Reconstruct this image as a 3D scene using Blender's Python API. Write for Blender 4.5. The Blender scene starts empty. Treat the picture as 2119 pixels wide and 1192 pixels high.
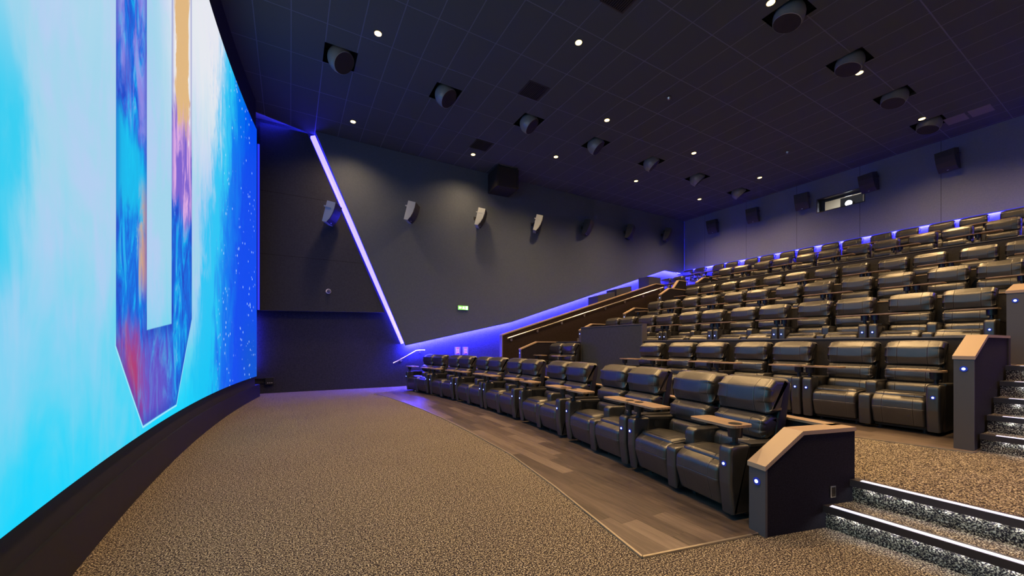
import bpy, bmesh, math, random
from mathutils import Vector, Matrix
random.seed(7)
SC = bpy.context.scene
COL = SC.collection
PI = math.pi

# ------------------------------------------------------------------ camera, world, exposure
CAM_H = 1.4
cam_d = bpy.data.cameras.new('camera')
cam = bpy.data.objects.new('camera', cam_d)
COL.objects.link(cam)
cam_d.sensor_fit = 'HORIZONTAL'
cam_d.sensor_width = 36.0
cam_d.lens = 36.0 * 803.6 / 2119.0
cam_d.shift_y = (714.0 - 596.0) / 2119.0
cam_d.clip_start = 0.05
cam.location = (0, 0, CAM_H)
ex = Vector((1405.5, 803.6)); ex.normalize()
# forward direction in world axes (X towards the back wall, Y towards the far side wall)
fwd_angle = math.atan2(ex.x, ex.y)
cam.rotation_euler = (PI / 2, 0, fwd_angle - PI / 2)
SC.camera = cam

w = bpy.data.worlds.new('world'); SC.world = w
w.use_nodes = True
w.node_tree.nodes['Background'].inputs[0].default_value = (0.10, 0.11, 0.16, 1)
w.node_tree.nodes['Background'].inputs[1].default_value = 0.0

SC.view_settings.view_transform = 'Standard'
SC.view_settings.look = 'None'
SC.view_settings.gamma = 1
SC.view_settings.use_curve_mapping = False
SC.view_settings.exposure = 0.0

SPOT_W = 730.0          # each ceiling downlight
SCREEN_E = 1.0
LED_E = 1450.0

# ------------------------------------------------------------------ room dimensions
YW = 13.3      # far side wall
YN = -1.7      # near side wall (behind the viewer's right)
XB = 17.95     # rear wall
XS = -1.75     # wall behind the screen
ZC = 7.81      # ceiling
Z_B = 0.34; Z_C = 1.16; Z_D = 1.81; Z_E = 2.46; Z_F = 3.37; Z_G = 4.02

# ------------------------------------------------------------------ node helpers
def new_mat(name):
    m = bpy.data.materials.new(name); m.use_nodes = True
    nt = m.node_tree; b = nt.nodes['Principled BSDF']
    return m, nt, b

def mat(name, col, rough=0.6, metal=0.0, spec=0.5, emit=None, es=0.0):
    m, nt, b = new_mat(name)
    b.inputs['Base Color'].default_value = (*col, 1)
    b.inputs['Roughness'].default_value = rough
    b.inputs['Metallic'].default_value = metal
    b.inputs['Specular IOR Level'].default_value = spec
    if emit:
        b.inputs['Emission Color'].default_value = (*emit, 1)
        b.inputs['Emission Strength'].default_value = es
    return m

class NG:
    """small wrapper for building node maths"""
    def __init__(s, nt):
        s.nt = nt
        s.tc = nt.nodes.new('ShaderNodeTexCoord')
    def _in(s, sock, v):
        if isinstance(v, (int, float)): sock.default_value = v
        elif isinstance(v, (tuple, list)):
            sock.default_value = tuple(v) if len(sock.default_value) == len(v) else (*v, 1)
        else: s.nt.links.new(v, sock)
    def m(s, op, a, b=0.0, c=0.0, clamp=False):
        n = s.nt.nodes.new('ShaderNodeMath'); n.operation = op; n.use_clamp = clamp
        s._in(n.inputs[0], a); s._in(n.inputs[1], b); s._in(n.inputs[2], c)
        return n.outputs[0]
    def add(s, a, b): return s.m('ADD', a, b)
    def sub(s, a, b): return s.m('SUBTRACT', a, b)
    def mul(s, a, b): return s.m('MULTIPLY', a, b)
    def mn(s, a, b): return s.m('MINIMUM', a, b)
    def mx(s, a, b): return s.m('MAXIMUM', a, b)
    def inv(s, a): return s.m('SUBTRACT', 1.0, a)
    def step(s, v, lo, hi, smooth=True):
        n = s.nt.nodes.new('ShaderNodeMapRange')
        n.interpolation_type = 'SMOOTHSTEP' if smooth else 'LINEAR'
        s._in(n.inputs['Value'], v); s._in(n.inputs['From Min'], lo); s._in(n.inputs['From Max'], hi)
        return n.outputs[0]
    def xyz(s, vec=None):
        n = s.nt.nodes.new('ShaderNodeSeparateXYZ')
        s.nt.links.new(vec if vec is not None else s.tc.outputs['Object'], n.inputs[0])
        return n.outputs
    def comb(s, x, y, z):
        n = s.nt.nodes.new('ShaderNodeCombineXYZ')
        s._in(n.inputs[0], x); s._in(n.inputs[1], y); s._in(n.inputs[2], z); return n.outputs[0]
    def noise(s, scale, detail=2.0, vec=None, rough=0.5, dist=0.0):
        n = s.nt.nodes.new('ShaderNodeTexNoise')
        s.nt.links.new(vec if vec is not None else s.tc.outputs['Object'], n.inputs['Vector'])
        n.inputs['Scale'].default_value = scale; n.inputs['Detail'].default_value = detail
        n.inputs['Roughness'].default_value = rough; n.inputs['Distortion'].default_value = dist
        return n.outputs['Fac']
    def voro(s, scale, vec=None, out='Distance'):
        n = s.nt.nodes.new('ShaderNodeTexVoronoi')
        s.nt.links.new(vec if vec is not None else s.tc.outputs['Object'], n.inputs['Vector'])
        n.inputs['Scale'].default_value = scale
        return n.outputs[out]
    def scale(s, sx, sy, sz, vec=None):
        n = s.nt.nodes.new('ShaderNodeMapping')
        s.nt.links.new(vec if vec is not None else s.tc.outputs['Object'], n.inputs[0])
        n.inputs['Scale'].default_value = (sx, sy, sz); return n.outputs[0]
    def mix(s, f, a, b):
        n = s.nt.nodes.new('ShaderNodeMix'); n.data_type = 'RGBA'
        s._in(n.inputs[0], f)
        for sock, v in ((n.inputs[6], a), (n.inputs[7], b)):
            if isinstance(v, tuple): sock.default_value = (*v, 1)
            else: s.nt.links.new(v, sock)
        return n.outputs[2]
    def ramp(s, f, stops):
        n = s.nt.nodes.new('ShaderNodeValToRGB'); cr = n.color_ramp
        s._in(n.inputs[0], f)
        while len(cr.elements) < len(stops): cr.elements.new(0.5)
        for e, (p, c) in zip(cr.elements, stops): e.position = p; e.color = (*c, 1)
        return n.outputs[0]
    def bump(s, h, strength, dist, b):
        n = s.nt.nodes.new('ShaderNodeBump'); n.inputs['Strength'].default_value = strength
        n.inputs['Distance'].default_value = dist
        s.nt.links.new(h, n.inputs['Height']); s.nt.links.new(n.outputs[0], b.inputs['Normal'])

# ------------------------------------------------------------------ materials
def make_carpet():
    m, nt, b = new_mat('carpet'); g = NG(nt)
    o = g.scale(1, 1, 1)
    n1 = g.noise(105, 1.5, o, 0.7)
    n2 = g.noise(34, 2, o, 0.6)
    n3 = g.noise(0.9, 3, o, 0.6)
    v = g.add(g.mul(n1, 0.85), g.mul(n2, 0.15))
    c = g.ramp(v, [(0.43, (0.014, 0.011, 0.015)), (0.49, (0.058, 0.048, 0.052)), (0.53, (0.20, 0.17, 0.125)), (0.60, (0.46, 0.40, 0.28)), (0.68, (0.64, 0.62, 0.58))])
    c2 = g.mix(g.step(n3, 0.35, 0.7), c, g.mix(0.12, c, (0.05, 0.04, 0.05)))
    nt.links.new(c2, b.inputs['Base Color'])
    b.inputs['Roughness'].default_value = 0.95
    b.inputs['Specular IOR Level'].default_value = 0.1
    g.bump(v, 0.6, 0.01, b)
    return m
M_CARPET = make_carpet()

def make_wood(name, tones, rough=0.35, along='y', pw=0.16, pl=1.2):
    m, nt, b = new_mat(name); g = NG(nt)
    x, y, z = g.xyz()
    a, c = (y, x) if along == 'y' else (x, y)
    row = g.m('FLOOR', g.m('DIVIDE', c, pw))
    off = g.mul(g.m('FRACT', g.mul(g.m('SINE', g.mul(row, 12.9898)), 43758.5)), pl)
    seg = g.m('FLOOR', g.m('DIVIDE', g.add(a, off), pl))
    rnd = g.m('FRACT', g.mul(g.m('SINE', g.add(g.mul(row, 78.233), g.mul(seg, 37.719))), 4375.85))
    fr = g.m('FRACT', g.m('DIVIDE', c, pw))
    fs = g.m('FRACT', g.m('DIVIDE', g.add(a, off), pl))
    line = g.mx(g.inv(g.step(g.mn(fr, g.inv(fr)), 0.0, 0.018)), g.inv(g.step(g.mn(fs, g.inv(fs)), 0.0, 0.0025)))
    gv = g.comb(g.mul(c, 30.0), g.mul(a, 2.2), g.mul(rnd, 9.0))
    gr = g.noise(1.0, 4, gv, 0.65, 0.8)
    gr2 = g.noise(3.0, 3, gv, 0.6, 0.2)
    t = g.add(g.mul(gr, 0.55), g.add(g.mul(rnd, 0.32), g.mul(gr2, 0.2)))
    col = g.ramp(t, [(0.28, tones[0]), (0.5, tones[1]), (0.75, tones[2])])
    col = g.mix(g.mul(line, 0.7), col, (0.02, 0.015, 0.012))
    nt.links.new(col, b.inputs['Base Color'])
    b.inputs['Roughness'].default_value = rough
    g.bump(g.sub(gr2, g.mul(line, 2.0)), 0.25, 0.003, b)
    return m
M_WOODFLOOR = make_wood('wood_plank_floor', [(0.042, 0.033, 0.030), (0.11, 0.085, 0.072), (0.20, 0.16, 0.135)], 0.36)

def make_tray_wood():
    m, nt, b = new_mat('tray_laminate'); g = NG(nt)
    v = g.scale(60, 5, 8)
    n = g.noise(1.0, 4, v, 0.6, 0.6)
    c = g.ramp(n, [(0.3, (0.18, 0.12, 0.085)), (0.55, (0.34, 0.24, 0.165)), (0.75, (0.46, 0.34, 0.24))])
    nt.links.new(c, b.inputs['Base Color']); b.inputs['Roughness'].default_value = 0.4
    return m
M_TRAY = make_tray_wood()

def make_leather(name, seam=None, cross=None, col=(0.021, 0.0205, 0.0215), rough=0.36):
    m, nt, b = new_mat(name); g = NG(nt)
    n = g.voro(170)
    n2 = g.noise(7, 3, None, 0.6, 0.6)
    h = g.add(g.mul(n, 0.10), g.mul(n2, 0.5))
    base = g.mix(g.step(n2, 0.35, 0.7), col, tuple(c * 1.35 for c in col))
    if seam is not None:
        x, y, z = g.xyz()
        d = g.m('ABSOLUTE', g.sub(g.m('ABSOLUTE', y), seam))
        l = g.inv(g.step(d, 0.0, 0.0045))
        if cross is not None:
            l2 = g.inv(g.step(g.m('ABSOLUTE', g.sub(z, cross)), 0.0, 0.004))
            l = g.mx(l, l2)
        base = g.mix(g.mul(l, 0.85), base, (0.004, 0.004, 0.004))
        dd = g.step(d, 0.004, 0.0075)
        stitch = g.mul(g.mul(g.inv(g.m('ABSOLUTE', g.sub(g.mul(d, 1 / 0.008), 1.0), 0, 0)), 1.0), 1.0)
        stitch = g.mul(g.step(stitch, 0.72, 0.95), g.step(g.m('FRACT', g.mul(z, 60.0)), 0.3, 0.4))
        base = g.mix(g.mul(stitch, 0.35), base, (0.22, 0.19, 0.16))
        if cross is None:
            de = g.m('ABSOLUTE', g.sub(g.m('ABSOLUTE', y), 0.236))
            le = g.inv(g.step(de, 0.0012, 0.003)); base = g.mix(g.mul(le, 0.7), base, (0.26, 0.23, 0.20)); h = g.sub(h, g.mul(le, 1.2))
        h = g.sub(h, g.mul(l, 1.6))
    nt.links.new(base, b.inputs['Base Color'])
    b.inputs['Roughness'].default_value = rough
    b.inputs['Specular IOR Level'].default_value = 0.9
    b.inputs['IOR'].default_value = 1.62
    g.bump(h, 0.35, 0.012, b)
    return m
M_LEATHER = make_leather('black_leather')
M_LSEAM = make_leather('black_leather_seamed', 0.14)
M_LFOOT = make_leather('black_leather_footrest', 0.14, 0.30)
M_PANEL = mat('chair_side_vinyl', (0.012, 0.012, 0.014), 0.42)
M_PLASTIC = mat('black_plastic', (0.015, 0.015, 0.016), 0.45)
M_CUP = mat('cup_holder_black', (0.02, 0.02, 0.024), 0.3)
M_LEDRING = mat('led_ring', (0.02, 0.03, 0.16), 0.3, 0.3, emit=(0.02, 0.05, 0.8), es=0.25)
M_LEDBTN = mat('led_button', (0.6, 0.65, 1), 0.3, emit=(0.30, 0.42, 1.0), es=4.5)
M_LEDBLUE = mat('blue_led_strip', (0.1, 0.1, 0.9), 0.5, emit=(0.036, 0.030, 1.0), es=LED_E)
M_BLUEGLOW = mat('blue_gap_strip_glow', (0.3, 0.3, 0.9), 0.5, emit=(0.040, 0.032, 1.0), es=17)
M_LEDMID = mat('blue_led_mid', (0.1, 0.1, 0.5), 0.5, emit=(0.03, 0.035, 1.0), es=160)
M_LEDDIM = mat('blue_led_dim', (0.1, 0.1, 0.5), 0.5, emit=(0.02, 0.04, 1.0), es=1.0)
M_ACCESS = mat('access_panel_paint', (0.16, 0.15, 0.16), 0.7)
M_CHROME = mat('brushed_steel', (0.75, 0.73, 0.70), 0.28, 1.0)
M_ALU = mat('aluminium_nosing', (0.05, 0.045, 0.055), 0.4, 0.3)
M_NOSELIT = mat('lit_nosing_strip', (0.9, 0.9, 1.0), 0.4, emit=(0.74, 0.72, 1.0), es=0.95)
M_STEPLED = mat('step_led', (1, 1, 1), 0.4, emit=(0.86, 0.93, 1.0), es=170)
M_SPEAKER = mat('speaker_black', (0.018, 0.019, 0.021), 0.55)
M_SPKLIT = mat('speaker_side_lit', (0.34, 0.41, 0.46), 0.5)  # paler cabinet copy, light from the screen painted into its colour
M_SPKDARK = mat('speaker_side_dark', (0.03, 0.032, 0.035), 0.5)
M_POD = mat('pod_shell', (0.20, 0.21, 0.23), 0.3, spec=0.8)
M_GRILLE = mat('pod_grille', (0.008, 0.008, 0.009), 0.7)
M_LAMP = mat('downlight_lens', (1, 0.9, 0.7), 0.5, emit=(1.0, 0.72, 0.30), es=3.2)
M_LAMPRING = mat('downlight_ring', (0.05, 0.045, 0.04), 0.4)
M_CAP = mat('laminate_cap', (0.40, 0.30, 0.215), 0.42)
M_POST = mat('laminate_grey', (0.085, 0.083, 0.09), 0.45)
M_SKIRT = mat('skirting_black', (0.006, 0.005, 0.006), 0.55)
M_MASK = mat('masking_cloth', (0.004, 0.004, 0.006), 0.9)
M_HOLE = mat('void_black', (0.002, 0.002, 0.002), 0.9)

def make_fabric(name, c1, c2, sc=60, rough=0.95, bump=0.4, seams=None, big=0.35):
    m, nt, b = new_mat(name); g = NG(nt)
    n = g.noise(sc, 3, None, 0.7); n2 = g.noise(0.5, 2)
    col = g.mix(g.step(n, 0.3, 0.7), c1, c2)
    if seams:
        x, y, z = g.xyz()
        l = None
        for axis, vals in seams.items():
            for v in vals:
                d = g.m('ABSOLUTE', g.sub({'x': x, 'y': y, 'z': z}[axis], v))
                q = g.inv(g.step(d, 0.004, 0.012)); l = q if l is None else g.mx(l, q)
        col = g.mix(g.mul(l, 0.6), col, (0.01, 0.01, 0.012))
    nt.links.new(col, b.inputs['Base Color']); b.inputs['Roughness'].default_value = rough
    b.inputs['Specular IOR Level'].default_value = 0.2
    g.bump(n, bump, 0.004, b)
    return m
M_WALLDARK = make_fabric('dark_wall_carpet', (0.026, 0.029, 0.040), (0.046, 0.050, 0.066), 45)
M_WALLBACK = make_fabric('rear_wall_panel', (0.165, 0.20, 0.32), (0.185, 0.22, 0.35), 25, seams={'y': [11.9, 9.9, 7.9, 5.9, 3.9, 1.9]})
M_BIGPANEL = make_fabric('side_wall_panel', (0.080, 0.105, 0.150), (0.092, 0.118, 0.168), 25)
M_DARKPANEL = make_fabric('dark_wall_panel', (0.040, 0.046, 0.066), (0.050, 0.057, 0.078), 25, seams={'z': [4.0, 5.8]})
M_BALU = make_fabric('balustrade_board', (0.025, 0.016, 0.014), (0.036, 0.024, 0.02), 20, 0.5, 0.1, seams={'x': [6.9 + 1.1 * k for k in range(7)]})
M_TIER = make_fabric('tier_board', (0.030, 0.028, 0.030), (0.04, 0.038, 0.04), 30, 0.6)
M_KNEE = make_fabric('knee_wall_fabric', (0.010, 0.008, 0.014), (0.020, 0.018, 0.028), 110)
M_BLOCK = make_fabric('grey_block_board', (0.05, 0.055, 0.062), (0.06, 0.066, 0.074), 15, 0.5, 0.1)

def make_ceiling():
    m, nt, b = new_mat('ceiling_tiles'); g = NG(nt)
    x, y, z = g.xyz()
    fx = g.m('FRACT', g.m('DIVIDE', g.sub(x, 0.02 - 0.63 * 20), 0.63))
    fy = g.m('FRACT', g.m('DIVIDE', g.sub(y, 8.55 - 1.21 * 20), 1.21))
    lx = g.inv(g.step(g.mn(fx, g.inv(fx)), 0.010, 0.022))
    ly = g.inv(g.step(g.mn(fy, g.inv(fy)), 0.005, 0.011))
    l = g.mx(lx, ly)
    n = g.noise(90, 3, None, 0.7)
    base = g.mix(n, (0.054, 0.066, 0.076), (0.074, 0.088, 0.100))
    col = g.mix(l, base, (0.10, 0.12, 0.17))
    nt.links.new(col, b.inputs['Base Color']); 
    nt.links.new(g.sub(0.9, g.mul(l, 0.45)), b.inputs['Roughness'])
    b.inputs['Specular IOR Level'].default_value = 0.3
    g.bump(g.sub(n, g.mul(l, 1.0)), 0.3, 0.006, b)
    return m
M_CEIL = make_ceiling()

def make_screen():
    m, nt, b = new_mat('projected_picture'); g = NG(nt)
    x, y, z = g.xyz()
    # streaky noises, stretched along the height
    st = g.noise(1.0, 6, g.comb(g.mul(x, 0.0), g.mul(y, 2.6), g.mul(z, 0.9)), 0.62, 0.5)
    fine = g.noise(1.0, 8, g.comb(0.0, g.mul(y, 9.0), g.mul(z, 2.4)), 0.7, 0.8)
    soft = g.noise(0.7, 4, None, 0.6, 0.4)
    w1 = g.sub(st, 0.5); w2 = g.sub(soft, 0.5); w3 = g.sub(fine, 0.5)
    PALE = (0.36, 0.66, 0.84); LAV = (0.44, 0.62, 0.88); CYAN = (0.0, 0.58, 0.92); BLUE = (0.0, 0.055, 0.88)
    WHITE = (0.86, 0.84, 0.87)
    bg = g.mix(g.step(g.add(soft, g.mul(w1, 0.4)), 0.42, 0.62), PALE, LAV)
    # cyan at the bottom and the near edge
    zb = g.add(z, g.add(g.mul(w1, 1.1), g.mul(w2, 1.2)))
    bg = g.mix(g.inv(g.step(zb, 0.65, 2.5)), bg, (0.06, 0.66, 0.90))
    bg = g.mix(g.inv(g.step(zb, 0.45, 1.25)), bg, (0.0, 0.66, 0.98))
    yl = g.add(y, g.add(g.mul(w1, 0.9), g.mul(w2, 1.0)))
    near = g.mul(g.inv(g.step(yl, 2.35, 2.85)), g.mul(g.inv(g.step(z, 2.4, 3.2)), g.step(z, 1.2, 1.7)))
    bg = g.mix(g.mul(near, 0.9), bg, (0.0, 0.60, 0.88))
    # white haze towards the top middle
    wm = g.mul(g.step(g.add(z, g.mul(w1, 2.0)), 3.2, 6.0), g.mul(g.step(y, 5.0, 6.2), g.inv(g.step(y, 8.6, 9.8))))
    bg = g.mix(g.mul(wm, 0.85), bg, WHITE)
    bg = g.mix(g.mul(g.mul(g.step(g.add(z, g.mul(w1, 1.5)), 2.9, 4.2), g.inv(g.step(y, 3.2, 4.6))), 0.25), bg, (0.72, 0.80, 0.88))
    # cyan band then deep blue on the far side
    yy = g.add(y, g.add(g.mul(w1, 2.2), g.mul(w3, 0.9)))
    yy = g.sub(yy, g.mul(g.sub(z, 2.0), 0.28))
    bg = g.mix(g.mul(g.step(g.sub(yy, g.mul(g.step(z, 3.2, 5.0), 0.5)), 6.7, 7.7), 0.95), bg, (0.0, 0.55, 0.91))
    bg = g.mix(g.step(yy, 8.1, 9.1), bg, (0.0, 0.18, 0.86))
    bg = g.mix(g.step(yy, 9.0, 10.2), bg, (0.0, 0.07, 0.85))
    bg = g.mix(g.mul(g.step(y, 9.8, 11.5), g.inv(g.step(z, 1.0, 2.6))), bg, (0.0, 0.09, 0.66))
    haze = g.mul(g.mul(g.step(y, 7.6, 8.4), g.inv(g.step(y, 9.2, 10.6))), g.step(fine, 0.52, 0.75))
    bg = g.mix(g.mul(haze, 0.5), bg, (0.10, 0.36, 0.88))
    # white specks
    sp = g.voro(1.0, g.comb(0.0, g.mul(y, 8.0), g.mul(z, 5.5)))
    spd = g.mul(g.inv(g.step(sp, 0.10, 0.20)), g.step(g.noise(1.6, 3, g.comb(3.3, y, z)), 0.44, 0.56))
    spd = g.mul(spd, g.mul(g.step(y, 8.2, 9.2), g.inv(g.step(y, 11.7, 12.1))))
    bg = g.mix(g.mul(spd, 0.95), bg, (0.60, 0.88, 1.0))
    # the pendant letter form
    def half(ax, az, cx, cz):     # 1 inside: left of the edge running a->c
        nx, nz = (az - cz), (cx - ax)
        ln = math.hypot(nx, nz)
        d = g.add(g.mul(g.sub(y, ax), nx / ln), g.mul(g.sub(z, az), nz / ln))
        return d
    pts = [(4.07, 9.0), (4.07, 1.396), (4.798, 0.655), (6.077, 0.685), (6.868, 1.761), (6.868, 9.0)]
    d = None
    for a, c in zip(pts, pts[1:]):
        h = half(a[0], a[1], c[0], c[1]); d = h if d is None else g.mn(d, h)
    outer = g.step(d, -0.006, 0.006, False)
    ipts = [(4.921, 9.0), (4.921, 1.542), (5.859, 1.646), (5.88, 9.0)]
    di = None
    for a, c in zip(ipts, ipts[1:]):
        h = half(a[0], a[1], c[0], c[1]); di = h if di is None else g.mn(di, h)
    inner = g.step(di, -0.006, 0.006, False)
    body = g.mul(outer, g.inv(inner))
    bs = g.noise(1.0, 7, g.comb(5.0, g.mul(y, 4.2), g.mul(z, 1.5)), 0.66, 1.2)
    bs2 = g.noise(1.0, 6, g.comb(9.0, g.mul(y, 3.0), g.mul(z, 0.9)), 0.62, 0.9)
    bc = g.ramp(bs, [(0.34, (0.01, 0.05, 0.55)), (0.50, (0.0, 0.16, 0.76)), (0.62, (0.0, 0.42, 0.85)), (0.76, (0.30, 0.40, 0.85))])
    # left bar: violet near the top, clear cyan half way, darker below
    leftb = g.inv(g.step(y, 4.95, 5.0))
    zz = g.add(z, g.mul(g.sub(bs2, 0.5), 1.2))
    bc = g.mix(g.mul(g.mul(leftb, g.mul(g.step(zz, 2.3, 2.6), g.inv(g.step(zz, 3.0, 3.3)))), 0.8), bc, (0.0, 0.56, 0.88))
    bc = g.mix(g.mul(g.mul(leftb, g.mul(g.step(zz, 3.15, 3.5), g.step(bs2, 0.42, 0.62))), 0.7), bc, (0.36, 0.30, 0.80))
    # orange flame on the inner edge of the left bar
    fl = g.mul(g.step(g.add(y, g.mul(g.sub(bs, 0.5), 0.8)), 4.62, 4.86), g.mul(g.step(z, 1.75, 2.1), g.inv(g.step(z, 2.6, 3.0))))
    bc = g.mix(g.mul(g.mul(leftb, fl), 0.85), bc, (0.72, 0.36, 0.14))
    # right bar: sand-coloured top with white edges, magenta below
    rightb = g.step(y, 5.85, 5.9)
    zr = g.add(z, g.mul(g.sub(bs, 0.5), 1.6))
    edge = g.m('ABSOLUTE', g.sub(g.add(y, g.mul(g.sub(bs, 0.5), 0.5)), 6.36))
    sand = g.mix(g.step(edge, 0.30, 0.38), (0.74, 0.47, 0.22), (0.86, 0.85, 0.86))
    pinkc = g.mix(g.step(bs2, 0.42, 0.6), (0.20, 0.12, 0.62), (0.72, 0.40, 0.78))
    rc = g.mix(g.step(zr, 2.9, 3.3), bc, pinkc)
    rc = g.mix(g.step(zr, 4.0, 4.5), rc, sand)
    bc = g.mix(rightb, bc, rc)
    # crimson to violet in the lower left of the tip
    cr = g.mul(g.inv(g.step(g.add(y, g.mul(g.sub(bs, 0.5), 1.1)), 4.5, 5.05)), g.inv(g.step(zz, 1.1, 1.75)))
    bc = g.mix(g.mul(cr, 0.9), bc, (0.46, 0.035, 0.13))
    vi = g.mul(g.mul(g.step(y, 4.5, 5.0), g.inv(g.step(y, 5.3, 6.2))), g.inv(g.step(zz, 1.1, 1.8)))
    bc = g.mix(g.mul(vi, 0.6), bc, (0.20, 0.07, 0.50))
    # darker rim inside the edges of the letter
    rim = g.inv(g.step(g.mn(g.m('ABSOLUTE', d), g.m('ABSOLUTE', di)), 0.0, 0.16))
    bc = g.mix(g.mul(rim, 0.55), bc, (0.01, 0.05, 0.50))
    bg = g.mix(g.mul(g.mul(g.inv(outer), g.mul(g.inv(g.step(g.m('ABSOLUTE', g.add(d, 0.012)), 0.0, 0.018)), g.inv(g.step(z, 1.3, 1.6)))), 0.7), bg, (0.55, 0.86, 0.97))
    col = g.mix(body, bg, bc)
    nt.links.new(col, b.inputs['Emission Color'])
    b.inputs['Emission Strength'].default_value = SCREEN_E
    b.inputs['Base Color'].default_value = (0.02, 0.02, 0.02, 1)
    b.inputs['Roughness'].default_value = 0.9
    b.inputs['Specular IOR Level'].default_value = 0.0
    return m
M_SCREEN = make_screen()

# ------------------------------------------------------------------ mesh helpers
def link_mesh(name, bm, m, parent=None, smooth=False):
    bmesh.ops.recalc_face_normals(bm, faces=bm.faces[:])
    me = bpy.data.meshes.new(name); bm.to_mesh(me); bm.free()
    if isinstance(m, (list, tuple)):
        for q in m: me.materials.append(q)
    else: me.materials.append(m)
    if smooth:
        for p in me.polygons: p.use_smooth = True
        try: me.set_sharp_from_angle(angle=math.radians(smooth if smooth is not True else 42))
        except Exception: pass
    o = bpy.data.objects.new(name, me); COL.objects.link(o)
    if parent is not None: o.parent = parent
    return o

def tag(o, label=None, cat=None, group=None, kind=None):
    if label: o['label'] = label
    if cat: o['category'] = cat
    if group: o['group'] = group
    if kind: o['kind'] = kind
    return o

def empty(name, loc=(0, 0, 0), rz=0.0):
    o = bpy.data.objects.new(name, None); COL.objects.link(o)
    o.location = loc; o.rotation_euler = (0, 0, rz); o.empty_display_size = 0.1
    return o

def box(bm, x0, x1, y0, y1, z0, z1, bev=0.0, M=None):
    r = bmesh.ops.create_cube(bm, size=1.0)
    vs = r['verts']
    for v in vs:
        v.co = Vector(((x0 + x1) / 2 + v.co.x * (x1 - x0), (y0 + y1) / 2 + v.co.y * (y1 - y0), (z0 + z1) / 2 + v.co.z * (z1 - z0)))
    if bev > 0:
        es = list({e for v in vs for e in v.link_edges})
        r2 = bmesh.ops.bevel(bm, geom=es, offset=bev, segments=2, affect='EDGES', profile=0.6)
        vs = r2['verts'] if M is None else list({v for f in r2['faces'] for v in f.verts} | set(v for v in vs if v.is_valid))
    if M is not None:
        for v in vs: v.co = M @ v.co
    return vs

def cyl(bm, p0, p1, r, seg=16, r2=None, caps=True):
    p0 = Vector(p0); p1 = Vector(p1); d = p1 - p0
    q = Vector((0, 0, 1)).rotation_difference(d.normalized()).to_matrix().to_4x4()
    q.translation = (p0 + p1) / 2
    bmesh.ops.create_cone(bm, cap_ends=caps, segments=seg, radius1=r, radius2=r if r2 is None else r2, depth=d.length, matrix=q)

def tube(bm, pts, r, seg=10):
    for a, b in zip(pts, pts[1:]): cyl(bm, a, b, r, seg)
    for p in pts[1:-1]:
        bmesh.ops.create_uvsphere(bm, u_segments=seg, v_segments=6, radius=r, matrix=Matrix.Translation(Vector(p)))

def prism(bm, poly, a0, a1, axis='y'):
    """poly in the two other axes, extruded a0..a1 along axis"""
    def P(u, v, a):
        return {'y': (u, a, v), 'x': (a, u, v), 'z': (u, v, a)}[axis]
    A = [bm.verts.new(P(u, v, a0)) for u, v in poly]; B = [bm.verts.new(P(u, v, a1)) for u, v in poly]
    n = len(poly)
    bm.faces.new(A); bm.faces.new(B[::-1])
    for i in range(n): bm.faces.new((A[i], B[i], B[(i + 1) % n], A[(i + 1) % n]))

def sweep_prism(bm, centre, half, z0, z1):
    """a wall of thickness 2*half following centre points [(x,y)], z0..z1"""
    n = len(centre); L = []; R = []
    for i, (x, y) in enumerate(centre):
        a = Vector(centre[max(0, i - 1)]); b = Vector(centre[min(n - 1, i + 1)])
        t = (b - a).normalized(); nn = Vector((-t.y, t.x))
        L.append((x + nn.x * half, y + nn.y * half)); R.append((x - nn.x * half, y - nn.y * half))
    V = lambda p, z: bm.verts.new((p[0], p[1], z))
    l0 = [V(p, z0) for p in L]; l1 = [V(p, z1) for p in L]; r0 = [V(p, z0) for p in R]; r1 = [V(p, z1) for p in R]
    for i in range(n - 1):
        bm.faces.new((l0[i], l0[i + 1], l1[i + 1], l1[i])); bm.faces.new((r0[i], r1[i], r1[i + 1], r0[i + 1]))
        bm.faces.new((l1[i], l1[i + 1], r1[i + 1], r1[i])); bm.faces.new((l0[i], r0[i], r0[i + 1], l0[i + 1]))
    for i in (0, n - 1): bm.faces.new((l0[i], l1[i], r1[i], r0[i]))

def round_poly(pts, radii, seg=5):
    """closed polygon with rounded corners"""
    out = []; n = len(pts)
    for i, (p, r) in enumerate(zip(pts, radii)):
        p = Vector(p); a = Vector(pts[i - 1]); b = Vector(pts[(i + 1) % n])
        if r <= 0: out.append(tuple(p)); continue
        da = (a - p).normalized(); db = (b - p).normalized()
        ang = da.angle(db); t = min(r / math.tan(ang / 2), (a - p).length * 0.49, (b - p).length * 0.49)
        s = p + da * t; e = p + db * t
        for k in range(seg + 1):
            u = k / seg
            q = s * (1 - u) ** 2 + p * 2 * u * (1 - u) + e * u ** 2
            out.append(tuple(q))
    return out

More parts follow.
